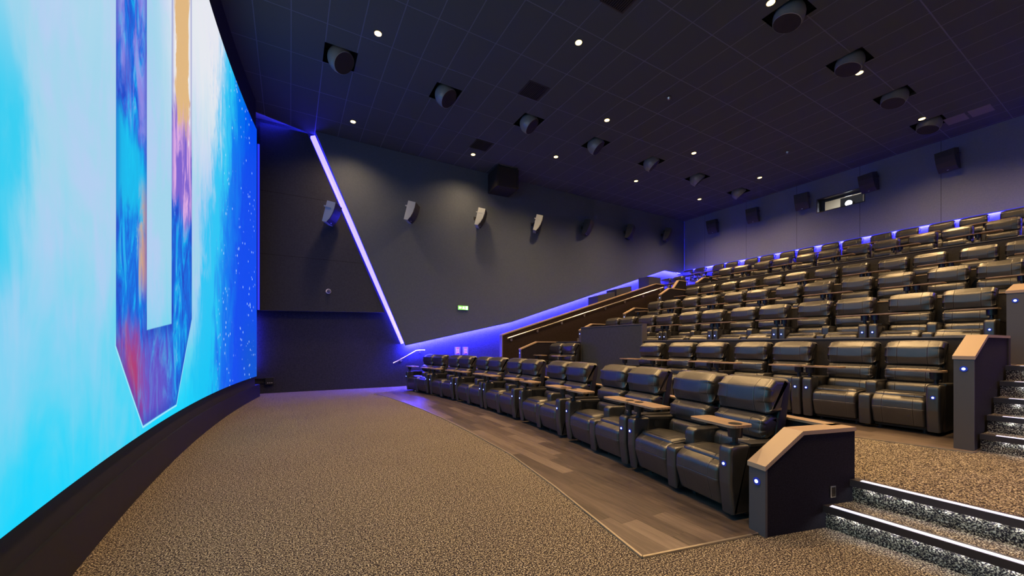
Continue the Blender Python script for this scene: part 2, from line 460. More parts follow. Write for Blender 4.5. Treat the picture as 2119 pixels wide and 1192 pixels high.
def pad(bm, prof, y0, y1, r, es=5, mid=6, wr=0.0, wfreq=60.0, pinch=0.0):
    """a padded solid: profile (x,z) swept along y with rounded ends; wr adds gathered wrinkles near the ends"""
    n = len(prof); P = [Vector(p) for p in prof]
    area = sum(P[i].x * P[(i + 1) % n].y - P[(i + 1) % n].x * P[i].y for i in range(n))
    sg = 1 if area > 0 else -1
    N = []
    for i in range(n):
        t = (P[(i + 1) % n] - P[i - 1]); 
        t = t.normalized() if t.length > 1e-9 else Vector((1, 0))
        N.append(Vector((t.y, -t.x)) * sg)      # outward
    secs = []
    for k in range(es + 1):
        a = k / es * PI / 2
        secs.append((y0 + r * (1 - math.cos(a)) if False else y0 + r * (1 - math.sin(PI / 2 - a)), r * (1 - math.sin(a))))
    for k in range(1, mid): secs.append((y0 + r + (y1 - y0 - 2 * r) * k / mid, 0.0))
    for k in range(es, -1, -1):
        a = k / es * PI / 2
        secs.append((y1 - r * (1 - math.cos(a)), r * (1 - math.sin(a))))
    rings = []
    h = (y1 - y0) / 2; yc = (y0 + y1) / 2
    for (y, ins) in secs:
        s = abs(y - yc) / h
        ring = []
        for i in range(n):
            off = -ins - pinch * s ** 3
            if wr:
                off += wr * math.sin(P[i].y * wfreq + (1.3 if y > yc else 0.2)) * max(0, (s - 0.55) / 0.45)
            q = P[i] + N[i] * off
            ring.append(bm.verts.new((q.x, y, q.y)))
        rings.append(ring)
    for A, B in zip(rings, rings[1:]):
        for i in range(n): bm.faces.new((A[i], A[(i + 1) % n], B[(i + 1) % n], B[i]))
    bm.faces.new(rings[0]); bm.faces.new(rings[-1][::-1])

# ------------------------------------------------------------------ the shell of the room
def arcX(y): return -1.19 + (y - 5.9) ** 2 / 88.0
def rowA(y): return -0.022 * y * y + 0.306 * y + 2.52      # line of the front seats' feet

def S(name, bm, m, smooth=False):
    return tag(link_mesh(name, bm, m, None, smooth), kind='structure')

bm = bmesh.new(); box(bm, XS, 4.3, YN - 0.2, YW + 0.2, -0.2, 0.0); S('floor', bm, M_CARPET)

# timber strip under the front row
bm = bmesh.new()
inner = [(2.01, 1.79), (2.26, 3.1), (2.44, 4.3), (2.50, 5.6), (2.52, 7.0), (2.49, 8.2), (2.40, 9.5), (2.25, 10.9), (2.08, 11.55)]
outer_ = [(rowA(y) + 0.95, y) for y in (12.1, 10.5, 9, 7.5, 6, 4.5, 3, 1.4)]
poly = inner + [(3.0, 12.1)] + outer_ + [(2.94, 1.60)]
prism(bm, poly, 0.001, 0.010, 'z'); S('floor_timber_front', bm, M_WOODFLOOR)
bm = bmesh.new()
edge = [(2.94, 1.60)] + inner + [(2.95, 12.1)]
for a, b_ in zip(edge, edge[1:]):
    sweep_prism(bm, [a, b_], 0.008, 0.0, 0.013)
S('trim_1', bm, mat('floor_trim_metal', (0.55, 0.5, 0.42), 0.35, 0.8))

# walls
bm = bmesh.new(); box(bm, XS - 0.2, XB + 0.2, YW, YW + 0.2, -0.2, ZC + 0.4); S('wall_far_side', bm, M_WALLDARK)
bm = bmesh.new(); box(bm, XS - 0.2, XB + 0.2, YN - 0.2, YN, -0.2, ZC + 0.4); S('wall_near_side', bm, M_WALLDARK)
bm = bmesh.new(); box(bm, XS - 0.2, XS, YN, YW, -0.2, ZC + 0.4); S('wall_screen_side', bm, M_MASK)
# rear wall with the projection port left open
PY0, PY1, PZ0, PZ1 = 5.75, 7.22, 6.50, 7.05
bm = bmesh.new()
for (y0, y1, z0, z1) in ((YN, PY0, -0.2, ZC + 0.4), (PY1, YW, -0.2, ZC + 0.4), (PY0, PY1, -0.2, PZ0), (PY0, PY1, PZ1, ZC + 0.4)):
    box(bm, XB, XB + 0.3, y0, y1, z0, z1)
S('wall_rear', bm, M_WALLDARK)
bm = bmesh.new()
XP = 17.75
for (y0, y1, z0, z1) in ((YN, PY0, 5.26, ZC), (PY1, YW - 0.27, 5.26, ZC), (PY0, PY1, 5.26, PZ0), (PY0, PY1, PZ1, ZC)):
    box(bm, XP, XP + 0.10, y0, y1, z0, z1)
S('wall_rear_panel', bm, M_WALLBACK)

# far side wall cladding: dark panel and the large grey panel, both standing off the wall
bm = bmesh.new()
prism(bm, [(-0.735, 2.38), (2.70, 2.46), (0.46, 7.72), (-0.735, 7.72)], 13.10, 13.18, 'y'); S('wall_far_side_dark_panel', bm, M_DARKPANEL)
bm = bmesh.new()
prism(bm, [(0.66, ZC - 0.01), (3.36, 1.38), (7.4, 2.27), (16.26, 5.13), (17.70, 5.10), (17.70, ZC - 0.01)], 13.02, 13.12, 'y')
S('wall_far_side_grey_panel', bm, M_BIGPANEL)

# blue LED strips behind the panel edges, and a glowing infill for the lit gap
def led(name, pts, t, label, group='blue light strips on the walls', m=None):
    bm = bmesh.new()
    for a, b_ in zip(pts, pts[1:]):
        a = Vector(a); b_ = Vector(b_); d = (b_ - a)
        q = d.to_track_quat('X', 'Z').to_matrix().to_4x4(); q.translation = (a + b_) / 2
        box(bm, -d.length / 2, d.length / 2, -t / 2, t / 2, -t / 2, t / 2, 0, q)
    o = link_mesh(name, bm, m or M_LEDBLUE)
    tag(o, label, 'light strip', group); return o
led('led_strip', [(0.60, 13.225, 7.72), (3.32, 13.225, 1.46)], 0.13, 'slanted glowing infill standing for the lit gap between the dark and grey wall panels', m=M_BLUEGLOW)  # glowing bar added in the gap, stands in for its brightly lit wall
led('led_strip', [(2.95, 13.16, 2.62), (3.44, 13.16, 1.50)], 0.05, 'short blue light strip tucked behind the lowest corner of the grey panel')
led('led_strip', [(3.42, 13.155, 1.425), (7.4, 13.155, 2.315), (16.26, 13.155, 5.175), (17.6, 13.155, 5.145)], 0.05, 'long blue light strip under the lower edge of the grey side wall panel')
led('led_strip', [(17.89, 13.0, 5.30), (17.89, YN + 0.1, 5.30)], 0.05, 'blue light strip under the rear wall panel behind the last row')
led('led_strip', [(-0.775, 13.15, 2.4), (-0.775, 13.15, 7.1)], 0.05, 'upright blue light strip beside the far edge of the cinema screen', m=M_LEDDIM)
led('led_strip', [(-0.98, 13.2, 0.75), (-0.98, 13.2, 2.2)], 0.02, 'unseen upright blue light strip added behind the far lower corner of the screen', m=M_LEDMID)  # hidden strip added to tint the skirt end and carpet edge blue
led('led_strip', [(-0.90, 12.79, 7.85), (0.45, 13.22, 7.85)], 0.012, 'short blue light strip in the ceiling corner by the screen', m=M_LEDMID)

# the near side wall mirrors the far one (outside the picture)
bm = bmesh.new(); prism(bm, [(0.66, ZC - 0.01), (3.36, 1.38), (7.4, 2.27), (16.26, 5.13), (17.70, 5.10), (17.70, ZC - 0.01)], YN + 0.18, YN + 0.28, 'y')
S('wall_near_side_grey_panel', bm, M_BIGPANEL)
led('led_strip', [(3.40, YN + 0.135, 1.365), (7.4, YN + 0.135, 2.255), (16.26, YN + 0.135, 5.115)], 0.05, 'long blue light strip on the near side wall, outside the picture', m=M_BLUEGLOW)

# ceiling with holes for the loudspeakers and a lit cove in the far front corner
POD = [(0.95, 9.42, 1), (3.42, 9.45, 1), (5.94, 9.45, 1), (8.45, 9.44, 1), (10.98, 9.40, 1), (13.53, 9.40, 1), (16.27, 9.40, 1),
       (8.37, 3.87, -1), (10.98, 3.84, -1), (13.51, 3.80, -1), (16.05, 3.77, -1)]
HR = 0.33
holes = [(x - HR + 0.02, x + HR + 0.02, y - HR, y + HR) for x, y, s in POD]
xs = sorted({XS, XB} | {round(v, 4) for h in holes for v in h[:2]})
ys = sorted({YN, 12.72} | {round(v, 4) for h in holes for v in h[2:]})
bm = bmesh.new()
def covered(cx, cy): return any(h[0] < cx < h[1] and h[2] < cy < h[3] for h in holes)
for x0, x1 in zip(xs, xs[1:]):
    for y0, y1 in zip(ys, ys[1:]):
        if not covered((x0 + x1) / 2, (y0 + y1) / 2): box(bm, x0, x1, y0, y1, ZC, ZC + 0.06)
prism(bm, [(-0.98, 12.72), (XB, 12.72), (XB, YW), (0.66, YW)], ZC, ZC + 0.06, 'z')
prism(bm, [(XS, 12.72), (XS, YW), (-0.98, YW), (-0.98, 12.72)][::-1], ZC, ZC + 0.06, 'z')
S('ceiling', bm, M_CEIL)
bm = bmesh.new(); box(bm, XS, XB, YN, YW, ZC + 0.40, ZC + 0.5); S('ceiling_slab', bm, mat('slab_paint', (0.25, 0.25, 0.27), 0.9))
bm = bmesh.new(); prism(bm, [(-0.98, 12.72), (0.66, YW), (-0.98, YW)], ZC + 0.10, ZC + 0.12, 'z'); S('ceiling_cove', bm, mat('cove_paint', (0.3, 0.3, 0.33), 0.8))

# ------------------------------------------------------------------ seating tiers (floors) and walls between them
YFS = 11.2      # end of the seating block at the far stair
def tier(name, x0, x1, y0, y1, z, mm=M_CARPET, zb=-0.2):
    bm = bmesh.new(); box(bm, x0, x1, y0, y1, zb, z); return S(name, bm, mm)
# row B platform follows the curve of the front row's rear wall
bm = bmesh.new()
front = [(3.845, YN), (3.845, 1.38)] + [(rowA(y) + 0.97, y) for y in (1.6, 3, 4.5, 6, 7.5, 9, 10.5, 11.9)] + [(4.0, 12.1), (4.0, YW)]
prism(bm, front + [(18.0, YW), (18.0, YN)], -0.2, Z_B, 'z'); S('floor_second_row', bm, M_CARPET)
bm = bmesh.new(); prism(bm, [(5.62, 1.90), (5.80, 1.06), (6.00, 1.04), (7.35, 1.04), (7.35, 9.95), (5.9, 9.95), (5.55, 6.0)], Z_B, Z_B + 0.009, 'z'); S('floor_timber_second_row', bm, M_WOODFLOOR)
bm = bmesh.new(); sweep_prism(bm, [(5.80, 1.06), (5.62, 1.90)], 0.007, Z_B, Z_B + 0.012); sweep_prism(bm, [(5.62, 1.90), (5.55, 6.0), (5.9, 9.95)], 0.007, Z_B, Z_B + 0.012)
S('trim_2', bm, bpy.data.materials['floor_trim_metal'])
TX = [7.40, 9.45, 11.50, 13.55, 15.62]      # front faces of the tiers C..G
TZ = [Z_C, Z_D, Z_E, Z_F, Z_G]
for i, (x, z) in enumerate(zip(TX, TZ)):
    x1 = TX[i + 1] if i < 4 else XB
    y1 = YW if i == 4 else YFS + 0.3
    tier(['floor_third_row', 'floor_fourth_row', 'floor_fifth_row', 'floor_sixth_row', 'floor_rear_row'][i], x, x1, 1.08 if i < 4 else YN, 9.80 if i < 4 else y1, z, M_WOODFLOOR if i == 0 else M_CARPET, Z_B - 0.02)

# parapet walls behind each row (tier front faces)
def parapet(x, y0, y1, z0, z1, th, label, capm=M_POST, bodym=M_TIER, name='parapet_wall'):
    t = empty(name, (x, (y0 + y1) / 2, z0))
    bm = bmesh.new(); box(bm, -th, 0, y0 - (y0 + y1) / 2, y1 - (y0 + y1) / 2, 0, z1 - z0 - 0.02); link_mesh('wall_board', bm, bodym, t)
    bm = bmesh.new(); box(bm, -th - 0.01, 0.01, y0 - (y0 + y1) / 2, y1 - (y0 + y1) / 2, z1 - z0 - 0.02, z1 - z0, 0.004); link_mesh('cap_rail', bm, capm, t)
    tag(t, label, 'low wall', 'low walls between the seat rows'); return t
ROWW = ['second', 'third', 'fourth', 'fifth']
parapet(7.40, 1.06, 6.46, Z_B, 1.505, 0.10, 'long low dark wall behind the second row, nearest to the near stairs', name='parapet_wall')
parapet(7.40, 8.66, 9.95, Z_B, 1.505, 0.10, 'short low dark wall behind the pair of recliners beyond the tall grey block')
parapet(9.45, 1.06, 9.80, Z_C, 2.20, 0.08, 'low dark wall with lit cap behind the third row', M_CAP)
parapet(11.50, 1.06, 9.80, Z_D, 2.865, 0.08, 'low dark wall with lit cap behind the fourth row', M_CAP)
parapet(13.55, 1.06, 9.80, Z_E, 3.72, 0.08, 'taller dark wall behind the fifth row, level with its headrests', M_POST)
# tall grey block in front of the third row
t = empty('screen_block', (7.40, 7.58, Z_B))
bm = bmesh.new(); box(bm, -0.14, 0.0, -1.10, 1.10, 0, 1.545, 0.004); link_mesh('board', bm, M_BLOCK, t)
bm = bmesh.new()
box(bm, -0.15, 0.01, -1.12, 1.12, 1.545, 1.57, 0.003); box(bm, -0.15, 0.01, -1.12, -1.10, 0, 1.545); box(bm, -0.15, 0.01, 1.10, 1.12, 0, 1.545)
link_mesh('edging', bm, M_POST, t)
tag(t, 'tall plain grey partition block standing among the recliners of the second row', 'partition')

# curved low wall behind the front row
cen = [(rowA(y) + 0.92, y) for y in [1.42 + 10.6 * k / 24 for k in range(25)]]
t = empty('parapet_wall', (4.4, 6.5, 0))
off = lambda c: [(x - 4.4, y - 6.5) for x, y in c]
bm = bmesh.new(); sweep_prism(bm, off(cen), 0.045, 0.0, 0.735); link_mesh('wall_board', bm, M_TIER, t)
bm = bmesh.new(); sweep_prism(bm, off(cen), 0.060, 0.735, 0.755); link_mesh('cap_rail', bm, M_CAP, t)
tag(t, 'curved low wall with tan cap right behind the front row', 'low wall', 'low walls between the seat rows')

# ------------------------------------------------------------------ knee walls at the row ends
def led_button(parent, x, y, z, nx=-1.0, r=0.028):
    bm = bmesh.new(); cyl(bm, (x, y, z), (x + nx * 0.006, y, z), r, 20); a = link_mesh('button_ring', bm, M_LEDRING, parent)
    bm = bmesh.new(); cyl(bm, (x + nx * 0.005, y, z), (x + nx * 0.009, y, z), r * 0.48, 16); b_ = link_mesh('button_light', bm, M_LEDBTN, a)
    return a

def knee_wall(loc, rz, L, h0, h1, run, th, label, zbase_back=0.0, group='angled end walls of the seat rows'):
    """front post at local x=0, wall runs to +x; top rises from h0 to h1 over run"""
    t = empty('row_end_wall', loc, rz)
    k = 0.03
    bm = bmesh.new()
    prism(bm, [(0.02, 0), (L, zbase_back), (L, h1 - k), (run, h1 - k), (0.02, h0 - k)], -th / 2, th / 2, 'y'); link_mesh('side_board', bm, M_KNEE, t)
    bm = bmesh.new(); box(bm, 0.0, 0.02, -th / 2 - 0.004, th / 2 + 0.004, 0, h0 - k, 0.0); link_mesh('front_post', bm, M_POST, t)
    bm = bmesh.new()
    e = th / 2 + 0.012
    prism(bm, [(-0.008, h0 - k - 0.004), (run, h1 - k), (L, h1 - k), (L, h1), (run - 0.01, h1), (-0.008, h0)], -e, e, 'y'); link_mesh('cap_rail', bm, M_CAP, t)
    led_button(t, 0.0, 0, h0 - 0.13)
    tag(t, label, 'low wall', group); return t
a = math.atan2(-0.22, 0.875)
knee_wall((3.01, 1.60, 0), a, 0.90, 0.52, 0.755, 0.36, 0.13, 'dark angled end wall of the front row beside the lowest steps')
knee_wall((5.88, 1.135, Z_B), 0, 1.50, 0.95, 1.17, 0.50, 0.13, 'dark angled end wall of the second row at the foot of the near stairs')
knee_wall((7.93, 1.10, Z_C), 0, 1.50, 0.93, 1.05, 0.45, 0.13, 'angled end wall of the third row cut off by the right picture edge')
knee_wall((9.98, 1.10, Z_D), 0, 1.50, 0.90, 1.06, 0.45, 0.13, 'angled end wall of the fourth row higher up the near stairs')
knee_wall((6.00, 10.02, Z_B), 0, 1.36, 0.95, 1.17, 0.60, 0.10, 'far end wall of the second row below the sloping balustrade')
knee_wall((8.16, 9.84, Z_C), 0, 1.25, 0.73, 0.95, 0.50, 0.10, 'far end wall of the third row peeping over the tall grey block')
knee_wall((10.15, 9.84, Z_D), 0, 1.25, 0.70, 0.92, 0.50, 0.10, 'far end wall of the fourth row under the balustrade rail')
knee_wall((11.98, 9.84, Z_E), 0, 1.50, 0.83, 1.10, 0.50, 0.10, 'far end wall of the fifth row near the top of the balustrade')
knee_wall((12.85, 9.95, Z_E), 0, 0.75, 1.15, 1.47, 0.30, 0.10, 'taller far end wall just behind the fifth row')
knee_wall((14.15, 9.84, Z_F), 0, 1.45, 0.55, 0.78, 0.42, 0.10, 'far end wall of the sixth row below the blue lit rear wall')

# socket plate on the near end wall of the front row
t = empty('socket_plate', (3.01 + 0.66 * math.cos(a) + 0.069 * math.sin(a), 1.60 + 0.66 * math.sin(a) - 0.069 * math.cos(a), 0.27), a)
bm = bmesh.new(); box(bm, -0.027, 0.027, -0.006, 0.0, -0.045, 0.045, 0.003); link_mesh('plate_frame', bm, M_CHROME, t)
bm = bmesh.new(); box(bm, -0.018, 0.018, -0.0085, -0.006, -0.036, 0.036); link_mesh('plate_insert', bm, mat('plate_insert_dark', (0.06, 0.05, 0.04), 0.2, 0.5), t)
tag(t, 'small steel socket plate on the dark end wall beside the lowest steps', 'socket')

# ------------------------------------------------------------------ steps
def step_nosing(x, y0, y1, z, label, n_led, deep=0.05, group='lit step edges', angle=0.0):
    t = empty('step_nosing', (x, y1, z), angle)
    L = y1 - y0
    bm = bmesh.new(); prism(bm, [(-0.030, -0.045), (-0.026, -0.047), (-0.024, -0.012), (0.0, -0.012), (0.0, 0.0), (0.060, 0.0), (0.060, 0.006), (-0.030, 0.006)], -L, 0, 'y'); link_mesh('metal_edge', bm, M_ALU, t)
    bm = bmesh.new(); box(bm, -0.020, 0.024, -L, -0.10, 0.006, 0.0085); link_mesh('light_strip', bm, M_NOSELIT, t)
    for k in range(n_led):
        yy = -0.16 - 0.10 * k
        if yy < -L + 0.05: break
        bm = bmesh.new(); box(bm, -0.017, -0.009, yy - 0.008, yy + 0.008, -0.043, -0.039); link_mesh('riser_light', bm, M_STEPLED, t)
    tag(t, label, 'step edge', group); return t
sa = -math.atan2(0.08, 0.87)
sa = 0.0
def step_block(name, x0, x1, y0, y1, z): 
    bm = bmesh.new(); box(bm, x0, x1, y0, y1, -0.1, z); S(name, bm, M_CARPET)
step_block('floor_step', 3.57, 3.90, YN, 1.46, 0.17)
step_nosing(3.57, YN, 1.46, 0.17, 'lit edge of the lowest step beside the front row', 19)
step_nosing(3.845, YN, 1.37, 0.34, 'lit edge of the second step up from the carpeted front floor', 19)
# far side steps up to the second row level
step_block('floor_step_far', 3.68, 4.05, 12.15, YW, 0.17)
step_nosing(3.68, 12.15, YW, 0.17, 'lit step edge beyond the far end of the front row', 6)
# near stairs
nx = 6.02; words_ = ['first', 'second', 'third', 'fourth', 'fifth']
dz = (Z_C - Z_B) / 5
for k in range(5):
    x0 = nx + 0.27 * k
    bm = bmesh.new(); box(bm, x0, x0 + 0.30 if k < 4 else 8.6, YN, 1.05, Z_B - 0.05, Z_B + dz * (k + 1)); S('floor_stair', bm, M_CARPET)
    step_nosing(x0, YN, 1.05, Z_B + dz * (k + 1), 'lit edge of the %s stair climbing past the second row end wall' % words_[k], 4)
for j, (za, zb_, xs_) in enumerate([(Z_C, Z_D, 8.62), (Z_D, Z_E, 10.7), (Z_E, Z_F, 12.4), (Z_F, Z_G, 14.8)]):
    nst = 4 if j != 2 else 5
    for k in range(nst):
        x0 = xs_ + 0.27 * k; x1 = x0 + 0.30 if k < nst - 1 else ([10.75, 12.45, 14.85, 15.7][j])
        bm = bmesh.new(); box(bm, x0, x1, YN, 1.05, Z_B, za + (zb_ - za) * (k + 1) / nst); S('floor_stair', bm, M_CARPET)
        bm = bmesh.new(); box(bm, x0, x1 + 0.02, 9.9, YFS, Z_B, za + (zb_ - za) * (k + 1) / nst); S('floor_stair_far', bm, M_CARPET)
for k in range(5):
    x0 = 6.9 + 0.27 * k
    bm = bmesh.new(); box(bm, x0, x0 + 0.3 if k < 4 else 8.7, 10.1 if x0 < 7.4 else 9.9, YFS, Z_B - 0.05, Z_B + dz * (k + 1)); S('floor_stair_far', bm, M_CARPET)

# ------------------------------------------------------------------ sloping balustrade, its rail and the corridor roof
t = empty('sloping_balustrade', (6.15, 11.5, Z_B))
prof = [(0, 0), (8.05, 0), (8.05, 3.70), (7.55, 3.70), (0.0, 1.40)]
bm = bmesh.new(); prism(bm, [(0.02, 0), (8.05, 0), (8.05, 3.68), (7.55, 3.68), (0.02, 1.385)], -0.06, 0.06, 'y'); link_mesh('board', bm, M_BALU, t)
bm = bmesh.new(); prism(bm, [(-0.01, 1.37), (7.55, 3.68), (8.05, 3.68), (8.05, 3.71), (7.54, 3.71), (-0.01, 1.41)], -0.085, 0.085, 'y'); link_mesh('cap_rail', bm, M_CAP, t)
bm = bmesh.new(); box(bm, -0.01, 0.02, -0.085, 0.085, 0, 1.38); link_mesh('front_post', bm, mat('post_laminate_pale', (0.20, 0.17, 0.16), 0.5), t)
tag(t, 'long dark sloping balustrade wall rising beside the far side wall', 'balustrade')
t = empty('handrail', (6.3, 11.37, 1.60))
bm = bmesh.new(); tube(bm, [(0.02, -0.0, 0.02), (7.75, 0.0, 2.30)], 0.022, 12); link_mesh('rail', bm, M_CHROME, t)
for k in range(8):
    x = 0.20 + 1.06 * k; z = 0.02 + (x - 0.02) * 2.28 / 7.73
    bm = bmesh.new(); tube(bm, [(x, 0.0, z), (x, 0.0, z - 0.07), (x, 0.065, z - 0.09)], 0.009, 8); cyl(bm, (x, 0.03, z - 0.10), (x, 0.045, z - 0.10), 0.042, 16)
    link_mesh('bracket', bm, M_CHROME, t)
tag(t, 'long steel handrail with round brackets on the sloping balustrade', 'handrail')
t = empty('handrail', (3.11, 13.2, 0.85))
bm = bmesh.new(); tube(bm, [(-0.12, 0, -0.05), (0.0, 0, 0.0), (0.66, 0, 0.36), (0.95, 0, 0.37)], 0.02, 12); link_mesh('rail', bm, M_CHROME, t)
for x, z in ((0.16, 0.02), (0.80, 0.30)):
    bm = bmesh.new(); tube(bm, [(x, 0, z + 0.06), (x, 0.0, z), (x, 0.09, z)], 0.009, 8); cyl(bm, (x, 0.08, z), (x, 0.1, z), 0.035, 14); link_mesh('bracket', bm, M_CHROME, t)
tag(t, 'short bent steel handrail on the blue lit wall beyond the front row', 'handrail')
M_ROOF = mat('corridor_board_paint', (0.03, 0.035, 0.07), 0.6)
for (x0, x1, za, zb_) in ((10.55, 11.45, 3.33, 3.56), (11.55, 12.40, 3.68, 3.87), (13.45, 14.20, 4.37, 4.37)):
    bm = bmesh.new(); prism(bm, [(x0, Z_B), (x1, Z_B), (x1, zb_), (x0, za)], 11.62, 12.20, 'y'); S('trim_corridor_pier', bm, M_ROOF)
bm = bmesh.new(); box(bm, 14.25, 15.62, YFS, 12.75, Z_B, Z_F); S('floor_sixth_row_far', bm, M_CARPET)

# ------------------------------------------------------------------ screen, masking and skirt
t = empty('cinema_screen', (arcX(5.9), 5.9, 0.6))
bm = bmesh.new(); n = 60; y0, y1 = -0.3, 12.1
F = []; B = []
for k in range(n + 1):
    y = y0 + (y1 - y0) * k / n; x = arcX(y)
    F.append((bm.verts.new((x, y, 0.585)), bm.verts.new((x, y, 7.02))))
    B.append((bm.verts.new((x - 0.02, y, 0.585)), bm.verts.new((x - 0.02, y, 7.02))))
for k in range(n):
    bm.faces.new((F[k][0], F[k + 1][0], F[k + 1][1], F[k][1]))
    bm.faces.new((B[k][0], B[k][1], B[k + 1][1], B[k + 1][0]))
    for q in (0, 1): bm.faces.new((F[k][q], F[k + 1][q], B[k + 1][q], B[k][q]))
for k in (0, n): bm.faces.new((F[k][0], F[k][1], B[k][1], B[k][0]))
sc = link_mesh('picture_surface', bm, M_SCREEN)
sc.parent = t; sc.matrix_parent_inverse = Matrix.Translation(t.location).inverted()
tag(t, 'huge curved cinema screen showing a pale blue and cyan picture with a pendant letter shape', 'screen')
def arc_wall(name, y0, y1, dx0, dx1, z0, z1, m, n=40):
    bm = bmesh.new(); c = [(arcX(y0 + (y1 - y0) * k / n) + (dx0 + dx1) / 2, y0 + (y1 - y0) * k / n) for k in range(n + 1)]
    sweep_prism(bm, c, abs(dx1 - dx0) / 2, z0, z1); return S(name, bm, m)
arc_wall('trim_screen_masking_lower', YN, 12.15, -0.16, -0.05, 0.30, 0.585, M_MASK)
arc_wall('trim_screen_masking_upper', YN, 12.15, -0.14, -0.03, 7.03, ZC, M_MASK)
arc_wall('baseboard_screen', YN, 12.6, -0.14, -0.03, 0.0, 0.34, M_SKIRT)
bm = bmesh.new(); box(bm, -0.93, -0.86, 12.14, 12.20, 0.58, 7.05); S('trim_screen_edge', bm, M_MASK)

# ------------------------------------------------------------------ recliners
def build_recliner(s, centre_arm):
    """recliner facing -x, origin on the floor at the seat centre line, front of the arms at x=0.
    s = +1 / -1: side of the outer arm with the tray; centre_arm on the other side"""
    t = empty('recliner')
    W = 0.243
    def Yr(a, b_): return (min(a * s, b_ * s), max(a * s, b_ * s))
    # plinth and feet
    bm = bmesh.new(); box(bm, 0.14, 0.80, -0.24, 0.24, 0.05, 0.16); link_mesh('base_frame', bm, M_PLASTIC, t)
    for (x, y) in ((0.20, -0.2), (0.20, 0.2), (0.74, -0.2), (0.74, 0.2)):
        bm = bmesh.new(); cyl(bm, (x, y, 0.0), (x, y, 0.055), 0.022, 10); link_mesh('foot', bm, M_PLASTIC, t)
    # footrest: the rounded front of the seat
    p = round_poly([(0.10, 0.455), (0.005, 0.40), (0.0, 0.28), (0.06, 0.085), (0.17, 0.085), (0.22, 0.42)], [0.05, 0.07, 0.10, 0.03, 0.03, 0.03], 5)
    bm = bmesh.new(); pad(bm, p, -W, W, 0.035, 5, 6, 0.003, 70); link_mesh('footrest', bm, M_LFOOT, t, 60)
    p = round_poly([(0.09, 0.36), (0.065, 0.475), (0.30, 0.485), (0.60, 0.44), (0.60, 0.34)], [0.02, 0.055, 0.10, 0.02, 0.02], 6)
    bm = bmesh.new(); pad(bm, p, -W + 0.002, W - 0.002, 0.045, 5, 6, 0.003, 50); link_mesh('seat_cushion', bm, M_LSEAM, t, 60)
    # back: lower, lumbar and headrest pads
    def bx(z): return 0.455 + 0.27 * (z - 0.42)
    def backpad(z0, z1, th, bulge, name, r, wr, hw):
        zc = (z0 + z1) / 2
        pr = [(bx(z1) + 0.03, z1), (bx(z1) - bulge * 0.35, z1 - 0.012), (bx(zc + 0.03) - bulge, zc + (z1 - zc) * 0.45), (bx(zc) - bulge, zc - (zc - z0) * 0.35),
              (bx(z0) - bulge * 0.2, z0 + 0.012), (bx(z0) + 0.04, z0), (bx(z0) + th, z0 + 0.02), (bx(z1) + th, z1 - 0.02)]
        p = round_poly(pr, [0.02, 0.05, 0.07, 0.07, 0.04, 0.02, 0.03, 0.03], 5)
        bm = bmesh.new(); pad(bm, p, -hw, hw, r, 6, 8, wr, 110, 0.006); return link_mesh(name, bm, M_LSEAM, t, 70)
    backpad(0.42, 0.60, 0.14, 0.045, 'lower_back_pad', 0.045, 0.003, 0.24)
    backpad(0.585, 0.805, 0.14, 0.072, 'lumbar_pad', 0.048, 0.009, 0.262)
    backpad(0.80, 1.122, 0.15, 0.085, 'headrest', 0.05, 0.013, 0.275)
    pr = round_poly([(bx(0.20) + 0.13, 0.18), (bx(1.08) + 0.09, 1.085), (bx(1.08) + 0.18, 1.085), (bx(0.30) + 0.26, 0.30), (bx(0.2) + 0.24, 0.18)], [0.01, 0.03, 0.04, 0.05, 0.02], 4)
    bm = bmesh.new(); pad(bm, pr, -0.268, 0.268, 0.02, 3, 2); link_mesh('back_shell', bm, M_PANEL, t, 50)
    # outer arm: padded front and side box
    y0, y1 = Yr(0.247, 0.370)
    p = round_poly([(0.035, 0.05), (0.0, 0.30), (0.0, 0.605), (0.22, 0.60), (0.22, 0.05)], [0.01, 0.08, 0.06, 0.03, 0.01], 6)
    bm = bmesh.new(); pad(bm, p, y0, y1, 0.028, 5, 3); arm = link_mesh('outer_arm', bm, M_LEATHER, t, 60)
    y2, y3 = Yr(0.255, 0.368)
    bm = bmesh.new(); prism(bm, [(0.16, 0.05), (0.84, 0.05), (0.84, 0.56), (0.16, 0.585)], y2, y3, 'y'); link_mesh('side_panel', bm, M_PANEL, t)
    bm = bmesh.new(); prism(bm, [(0.21, 0.583), (0.84, 0.56), (0.84, 0.585), (0.21, 0.606)], y2 - 0.002, y3 + 0.002, 'y'); link_mesh('arm_top', bm, M_LEATHER, t)
    yi = 0.255 * s
    bm = bmesh.new(); cyl(bm, (0.30, yi, 0.525), (0.30, yi - 0.006 * s, 0.525), 0.034, 18); link_mesh('round_vent', bm, M_CUP, t)
    led_button(arm, 0.0, 0.31 * s, 0.455, -1.0, 0.022)
    # centre arm
    if centre_arm:
        c0, c1 = Yr(-0.248, -0.372)
        p = round_poly([(0.03, 0.05), (0.008, 0.25), (0.008, 0.44), (0.2, 0.44), (0.2, 0.05)], [0.01, 0.05, 0.05, 0.01, 0.01], 5)
        bm = bmesh.new(); pad(bm, p, c0, c1, 0.02, 4, 2); link_mesh('centre_arm_front', bm, M_LEATHER, t, 60)
        p = round_poly([(0.235, 0.36), (0.22, 0.605), (0.80, 0.585), (0.80, 0.2), (0.30, 0.2)], [0.02, 0.07, 0.02, 0.01, 0.01], 6)
        bm = bmesh.new(); pad(bm, p, c0, c1, 0.026, 5, 2); link_mesh('centre_arm', bm, M_LEATHER, t, 60)
    # swivel tray on a post with a cup holder
    px, py = 0.115, 0.31 * s
